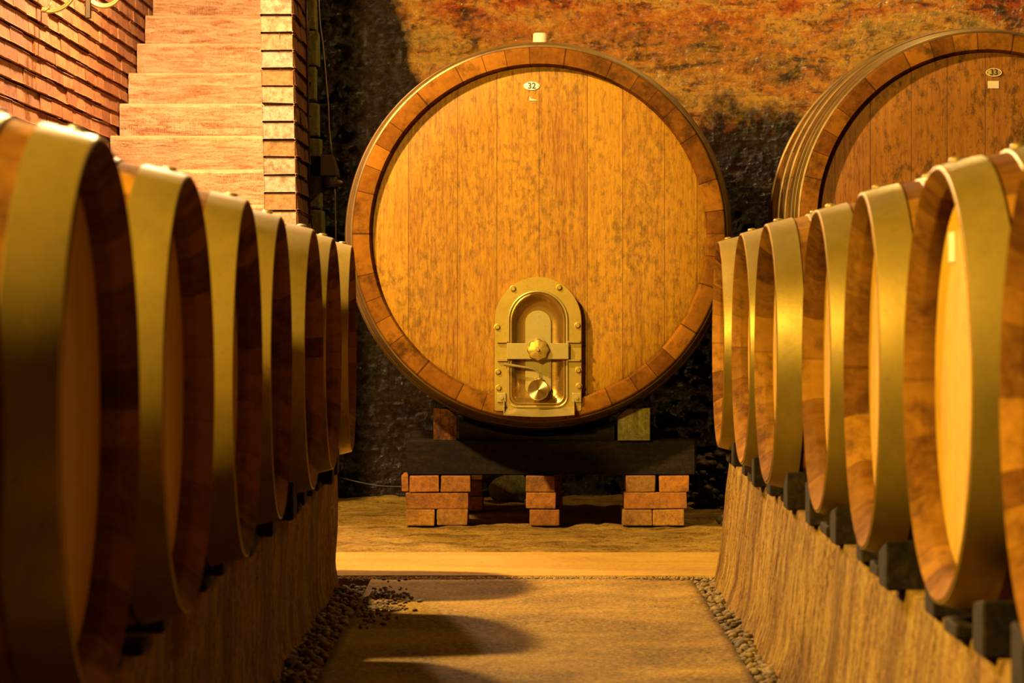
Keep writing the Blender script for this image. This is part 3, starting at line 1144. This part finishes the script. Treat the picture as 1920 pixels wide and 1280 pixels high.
def brick(px0, px1, course, label, depth=0.22, y=10.0, group='bricks under the black beam', rz=0.0):
    H = 0.058
    x0, x1 = (px0 - VPX) * y / F, (px1 - VPX) * y / F
    bm = bmesh.new()
    box(bm, (-(x1 - x0) / 2, 0, 0.0015), ((x1 - x0) / 2, depth, H - 0.0005), 0.004, 2, 0.0015)
    bmesh.ops.subdivide_edges(bm, edges=bm.edges[:], cuts=1)
    o = obj('brick', bm, M['brick'])
    o.location = ((x0 + x1) / 2, y, 0.0 + course * H)
    o.rotation_euler = (0, 0, rz)
    return tag(o, label, 'brick', group)


brick(761, 815, 0, 'dark sooty brick at the foot of the left front stack')
brick(819, 877, 0, 'clean orange brick at the foot of the left front stack')
brick(761, 878, 1, 'long brick lying in the middle of the left front stack', 0.11)
brick(768, 823, 2, 'brown brick on top of the left front stack, left of the blotched one')
brick(827, 882, 2, 'black-blotched brick on top of the left front stack')
brick(753, 766, 2, 'narrow brick end at the upper outer corner of the left stack', 0.20, 10.02)
brick(993, 1049, 0, 'brick at the foot of the narrow middle stack')
brick(986, 1042, 1, 'middle brick of the narrow middle stack')
brick(986, 1040, 2, 'top brick of the narrow middle stack, below the black beam')
brick(1167, 1223, 0, 'brown brick at the foot of the right front stack, left half')
brick(1224, 1283, 0, 'dark grey brick at the foot of the right front stack, right half')
brick(1170, 1288, 1, 'long orange brick in the middle of the right front stack', 0.11)
brick(1174, 1229, 2, 'brick on top of the right front stack, left of a dark gap')
brick(1236, 1292, 2, 'blotched brick on top of the right front stack, at the outer right')
# one brick behind each long stretcher and the rear stacks
for a, b, nm in ((845, 905, 'left'), (995, 1055, 'middle'), (1180, 1240, 'right')):
    for c_, cn in ((0, 'lowest'), (1, 'middle'), (2, 'uppermost')):
        brick(a, b, c_, '%s shadowed brick of the rear stack behind the %s front stack' % (cn, nm), 0.2, 10.70, 'bricks under the rear beam')

# beams for cask 33
for y, nm in ((10.02, 'front'), (10.72, 'rear')):
    bm = bmesh.new()
    box(bm, (1.15, y, -0.02), (2.05, y + 0.13, c33.z - 0.690), 0.005)
    tag(obj('support_beam', bm, M['beam']), 'heavy dark timber sill under the %s of cask 33, behind the right barrels' % nm, 'beam')

# rock behind the stacks
bm = bmesh.new()
bmesh.ops.create_icosphere(bm, subdivisions=3, radius=1.0)
for v in bm.verts:
    v.co *= 1 + 0.28 * noise.noise(v.co * 1.6)
    v.co = Vector((v.co.x * 0.08, v.co.y * 0.07, v.co.z * 0.06))
o = obj('stone', bm, M['pale_block'], smooth=True)
q = at(958, 930, 11.3)
o.location = (q.x, 11.3, 0.045)
tag(o, 'pale loose stone on the ground behind the brick stacks', 'stone')

# ------------------------------------------------------------------ barrels
R_HOOP = 0.3085


def brad(d):
    """radius at distance d from the head end"""
    H = 0.46
    k = (d - H) / H
    return 0.302 + 0.062 * (1 - k * k)


def make_barrel():
    root = thing('wine_barrel', 'barrel', 'barrel')
    prof = [(0.272, 0.055), (0.276, 0.026), (0.279, 0.022), (0.2985, 0.003), (0.301, 0.001)]
    for q in range(23):
        d = 0.003 + 0.914 * q / 22
        prof.append((brad(d), d))
    prof += [(0.3, 0.9195), (0.294, 0.917), (0.279, 0.898), (0.272, 0.865)]
    bm = bmesh.new()
    lathe(bm, prof, 112)
    obj('staves', bm, M['barrel_stave'], root, True, 35)
    bm = bmesh.new()
    lathe(bm, [(0.274, 0.050), (0.270, 0.044), (0.02, 0.044)], 96, cap1=True)
    obj('head', bm, M['barrel_head'], root, True, 40)
    bm = bmesh.new()
    lathe(bm, [(0.274, 0.870), (0.270, 0.876), (0.02, 0.876)], 96, cap1=True)
    obj('head', bm, M['barrel_head'], root, True, 40)
    for a, b in ((0.0022, 0.064), (0.098, 0.140), (0.270, 0.312)):
        for f in (0, 1):
            a_, b_ = (a, b) if not f else (0.92 - b, 0.92 - a)
            bm = bmesh.new()
            th = 0.0035
            pf = [(brad(a_) + 0.0005, a_), (brad(a_) + th, a_ + 0.001)]
            for q in range(1, 4):
                d = a_ + (b_ - a_) * q / 4
                pf.append((brad(d) + th, d))
            pf += [(brad(b_) + th, b_ - 0.001), (brad(b_) + 0.0005, b_)]
            lathe(bm, pf, 112)
            h = obj('hoop', bm, M['barrel_hoop'], root, True, 40)
            if not f:
                # riveted overlap on top
                bm = bmesh.new()
                for dx in (0.004,):
                    t = bmesh.new()
                    bmesh.ops.create_uvsphere(t, u_segments=10, v_segments=6, radius=0.013)
                    dd = (a_ + b_) / 2
                    r = brad(dd) + th
                    for v in t.verts:
                        v.co = Vector((v.co.x + dx, v.co.y + dd, v.co.z * 0.42 + math.sqrt(r * r - dx * dx)))
                    join(bm, t)
                obj('rivet', bm, M['barrel_hoop'], h, True)
    bm = bmesh.new()
    lathe(bm, [(0.028, brad(0.46) - 0.01), (0.026, brad(0.46) + 0.012), (0.022, brad(0.46) + 0.016)], 20, 'z', True, True)
    o = obj('bung', bm, M['cork'], root, True, 40)
    o.location = (0, 0.46, 0)
    return root


def copy_tree(o, parent=None):
    c = o.copy()
    C.objects.link(c)
    c.parent = parent
    for ch in o.children:
        copy_tree(ch, c)
    return c


def turn_parts(root, ang):
    """roll the barrel about its own axis so that the staves do not line up between barrels"""
    for ch in root.children:
        if ch.name.startswith(('staves', 'hoop')):
            ch.rotation_euler = (0, ang, 0)


proto = make_barrel()
first = True
#        Y      x      yaw
LEFT = [(2.27, 0.462, 0.000), (3.14, 0.455, -0.004), (4.04, 0.464, 0.002), (4.95, 0.469, -0.013), (5.84, 0.486, -0.014),
        (6.80, 0.490, -0.001), (7.64, 0.499, 0.003), (8.58, 0.505, -0.018)]
RIGHT = [(3.19, 0.577, 0.000), (4.04, 0.577, 0.014), (4.95, 0.579, -0.016), (5.84, 0.592, -0.007), (6.80, 0.571, 0.004),
         (7.64, 0.576, 0.004), (8.58, 0.580, -0.011)]
NTH = ['nearest', 'second', 'third', 'fourth', 'fifth', 'sixth', 'seventh', 'farthest']
LL = ['barrel of the left row of which only a dark sliver shows at the left edge',
      'largest barrel in view of the left row, brightest hoop, in front of the brick wall',
      'left-row barrel second behind the edge sliver, in front of the lowest visible stone steps',
      'left-row barrel third behind the edge sliver, its dark rim broad and rust brown',
      'left-row barrel fourth behind the edge sliver, below the foot of the stone steps',
      'left-row barrel fifth behind the edge sliver, right below the brick pier',
      'left-row barrel next to last toward the casks, beside the low wall end',
      'farthest barrel of the left row, almost touching the left side of cask 32']
RL = ['nearest barrel of the right row, its dark-spotted rim cut off by the right edge',
      'right-row barrel with a pale tag on its wide bright head',
      'right-row barrel with gleaming hoop, third from the right edge, before cask 33',
      'right-row barrel with a sunny yellow rim and shining hoop, fourth from the right edge',
      'right-row barrel with a dark shaded rim and olive hoop, fifth from the right edge',
      'right-row barrel with a pale brass-coloured hoop, next to last toward cask 32',
      'farthest barrel of the right row, smallest, overlapping the right of cask 32']
ZBL, ZBR = 0.635, 0.648
barrels_r = []
for side, rows, labs, zc in ((-1, LEFT, LL, ZBL), (1, RIGHT, RL, ZBR)):
    for i, (Y, x, yaw) in enumerate(rows):
        b = proto if first else copy_tree(proto)
        first = False
        b.location = (side * x * S, Y * S, HC + (zc - HC) * S)
        b.scale = (S, S, S)
        b.rotation_euler = (0, 0, (PI / 2 - yaw) if side < 0 else (-PI / 2 + yaw))
        b['label'] = labs[i]
        b['group'] = 'barrels of the left row' if side < 0 else 'barrels of the right row'
        if side > 0:
            barrels_r.append(b)
# chalk tag on the second right barrel
bm = bmesh.new()
box(bm, (-0.024, 0.0415, -0.022), (0.024, 0.0442, 0.022), 0.001)
o = obj('paper_tag', bm, M['white'], barrels_r[1])
o.location = (-0.108, 0, 0.195)
tag(o, 'pale paper tag')

# blocks and wedges that hold the barrels on the low walls
NEARL = ['nearest', 'second nearest', 'third nearest', 'fourth nearest', 'fifth nearest', 'sixth nearest', 'seventh nearest', 'farthest']
NEARR = ['nearest', 'second nearest', 'third nearest', 'fourth nearest', 'fifth nearest', 'sixth nearest', 'farthest']
for side, rows, zc0, zt, xe, sd, near in ((-1, LEFT, ZBL, ZL, 0.485, 'left', NEARL), (1, RIGHT, ZBR, ZR, 0.552, 'right', NEARR)):
    zc = HC + (zc0 - HC) * S
    for i, (Y0_, x, yaw) in enumerate(rows):
        Y = Y0_ * S
        # flat bearer right under the barrel
        hw = random.uniform(0.045, 0.06)
        yb = Y - 0.02
        top = zc - 0.338 * S * math.cos(math.asin(0.08 / 0.338)) - 0.001
        top = zc - S * (0.328 if side > 0 else 0.342)
        x0 = xe + random.uniform(-0.004, 0.012)
        top = max(top, zt + 0.008)
        bm = bmesh.new()
        box(bm, (min(side * x0, side * (x0 + 0.045)), yb - hw, zt - 0.001), (max(side * x0, side * (x0 + 0.045)), yb + hw, top), 0.003)
        tag(obj('bearer_block', bm, M['block']), 'flat dark bearer right under the %s barrel of the %s row' % (near[i], sd), 'block', 'bearers on the %s low wall' % sd)
        for s in (-1, 1):
            yc = Y + s * 0.225
            if yc > 7.84:
                continue
            hw = random.uniform(0.036, 0.048)
            hgt = random.uniform(0.066, 0.082)
            inner, outer = yc - s * hw, yc + s * hw
            rr = 0.345 * S
            zi = zc - math.sqrt(rr * rr - (inner - Y) ** 2) - 0.004
            zo = zc - math.sqrt(max(0.0, rr * rr - (outer - Y) ** 2)) - 0.004
            zi = max(zt + 0.012, min(zt + hgt, zi))
            zo = max(zt + 0.02, min(zt + hgt, zo))
            t = bmesh.new()
            xa = xe + random.uniform(-0.012, 0.008)
            A = []
            for X in (side * xa, side * (xa + 0.10)):
                A.append([t.verts.new((X, inner, zt - 0.001)), t.verts.new((X, outer, zt - 0.001)), t.verts.new((X, outer, zo)), t.verts.new((X, inner, zi))])
            t.faces.new(A[0])
            t.faces.new(list(reversed(A[1])))
            for k in range(4):
                t.faces.new((A[0][k], A[1][k], A[1][(k + 1) % 4], A[0][(k + 1) % 4]))
            bmesh.ops.bevel(t, geom=t.edges[:], offset=0.003, segments=1, affect='EDGES')
            bm = bmesh.new()
            join(bm, t)
            tag(obj('wedge_block', bm, M['block']), 'dark wooden wedge at the %s side of the %s barrel of the %s row' %
                ('near' if s < 0 else 'far', near[i], sd), 'wedge', 'wedges on the %s low wall' % sd)

# ------------------------------------------------------------------ iron lamp bracket on the stair wall
br = thing('wall_bracket', 'scrolled iron bracket on the brick wall at the top left', 'bracket', (-1.74, 11.0, 2.0))


def loop(px, py, r, Y, a0, a1, n=36):
    c = at(px, py, Y)
    rr = r * Y / F
    return [Vector((c.x + rr * math.cos(a0 + (a1 - a0) * k / n), Y, c.z + rr * math.sin(a0 + (a1 - a0) * k / n))) - Vector(br.location) for k in range(n + 1)]


YB = 10.75
for cxp, cyp, rp in ((93, -28, 50), (194, -22, 35)):
    bm = bmesh.new()
    tube(bm, loop(cxp, cyp, rp, YB, -1.35 * PI, 0.45 * PI), 0.0065, 10)
    tube(bm, [p + Vector((0, 0.012, 0.004)) for p in loop(cxp, cyp, rp - 3, YB, -1.25 * PI, 0.35 * PI)], 0.004, 8)
    obj('scroll', bm, M['gilt'], br, True)
bm = bmesh.new()
a = at(84, 22, YB) - Vector(br.location)
tube(bm, [a + Vector((-0.012, -0.008, 0.0)), a + Vector((0.004, -0.009, 0.004)), a + Vector((0.016, -0.006, 0.016)), a + Vector((0.022, 0, 0.034))], 0.004, 8)
obj('clasp', bm, M['gilt'], br, True)
bm = bmesh.new()
p0, p1 = at(160, -60, YB) - Vector(br.location), at(171, 35, YB) - Vector(br.location)
box(bm, (p0.x, p0.y - 0.012, p1.z), (p1.x, p0.y + 0.012, p0.z + 0.1), 0.003)
obj('stem', bm, M['iron'], br)
bm = bmesh.new()
box(bm, (-0.062, -0.27, 0.34), (0.10, -0.23, 0.37), 0.004)
box(bm, (-0.064, -0.28, 0.24), (-0.050, -0.22, 0.42), 0.003)
obj('arm', bm, M['iron'], br)

# ------------------------------------------------------------------ cable, box and small lamp in the corner
YC = 11.40
jb = thing('junction_box', 'dull brown junction box in the corner beside cask 32', 'junction box', at(620, 320, YC))
bm = bmesh.new()
p0, p1 = at(602, 290, YC) - Vector(jb.location), at(630, 329, YC) - Vector(jb.location)
prism(bm, [(p0.x, p1.z), (p1.x + 0.004, p1.z), (p1.x, p1.z + 0.03), (p1.x - 0.016, p0.z), (p0.x, p0.z)], -0.03, 0.19, 0.005)
obj('housing', bm, M['grey_plastic'], jb)
bm = bmesh.new()
box(bm, (p0.x - 0.055, -0.01, p1.z), (p0.x - 0.002, 0.06, p0.z - 0.004), 0.004)
obj('mounting_plate', bm, M['block'], jb)
bm = bmesh.new()
lathe(bm, [(0.020, 0.0), (0.026, -0.006), (0.028, -0.03), (0.022, -0.044), (0.010, -0.048)], 24, 'z', True, True)
o = obj('cap', bm, M['grey_plastic'], jb, True, 40)
o.location = (0.0, 0.0, p1.z)
bm = bmesh.new()
lathe(bm, [(0.014, 0.0), (0.011, 0.018), (0.004, 0.026)], 16, 'y', True, True)
o = obj('nozzle', bm, M['grey_plastic'], jb, True, 40)
o.location = (0.022, 0.0, p1.z - 0.028)
o.rotation_euler = (0, 0, -PI / 2)

bm = bmesh.new()
P = [at(597, -20, YC), at(598, 10, YC), at(600, 45, YC), at(605, 80, YC), at(609, 120, YC), at(613, 170, YC), at(615.5, 195, YC), at(617, 240, YC), at(620, 270, YC), at(623, 294, YC)]
tube(bm, P, 0.0032, 8)
tag(obj('electric_cable', bm, M['cable'], None, True), 'thin grey cable hanging down to the junction box in the corner', 'cable')
bm = bmesh.new()
P = [at(627, 350, YC), at(628, 365, YC), at(628.5, 385, YC), at(629, 420, YC), at(630, 520, YC), at(630, 700, YC)]
tube(bm, P, 0.0028, 8)
tag(obj('electric_cable', bm, M['cable'], None, True), 'short cable running down from below the junction box', 'cable')
bm = bmesh.new()
P = [at(574, -20, 11.3), at(575, 60, 11.3), at(578, 200, 11.3), at(580, 420, 11.3)]
tube(bm, P, 0.005, 8)
tag(obj('conduit_pipe', bm, M['iron'], None, True), 'thin dark pipe rising along the parapet beside the brick pier', 'pipe')
bm = bmesh.new()
P = [at(630 + 12 * k, 893 + 19 * math.sin(min(1, k / 9) * 1.5), 11.35) for k in range(13)]
tube(bm, P, 0.0025, 6)
tag(obj('electric_cable', bm, M['black'], None, True), 'dark cable sagging low along the black back wall', 'cable')
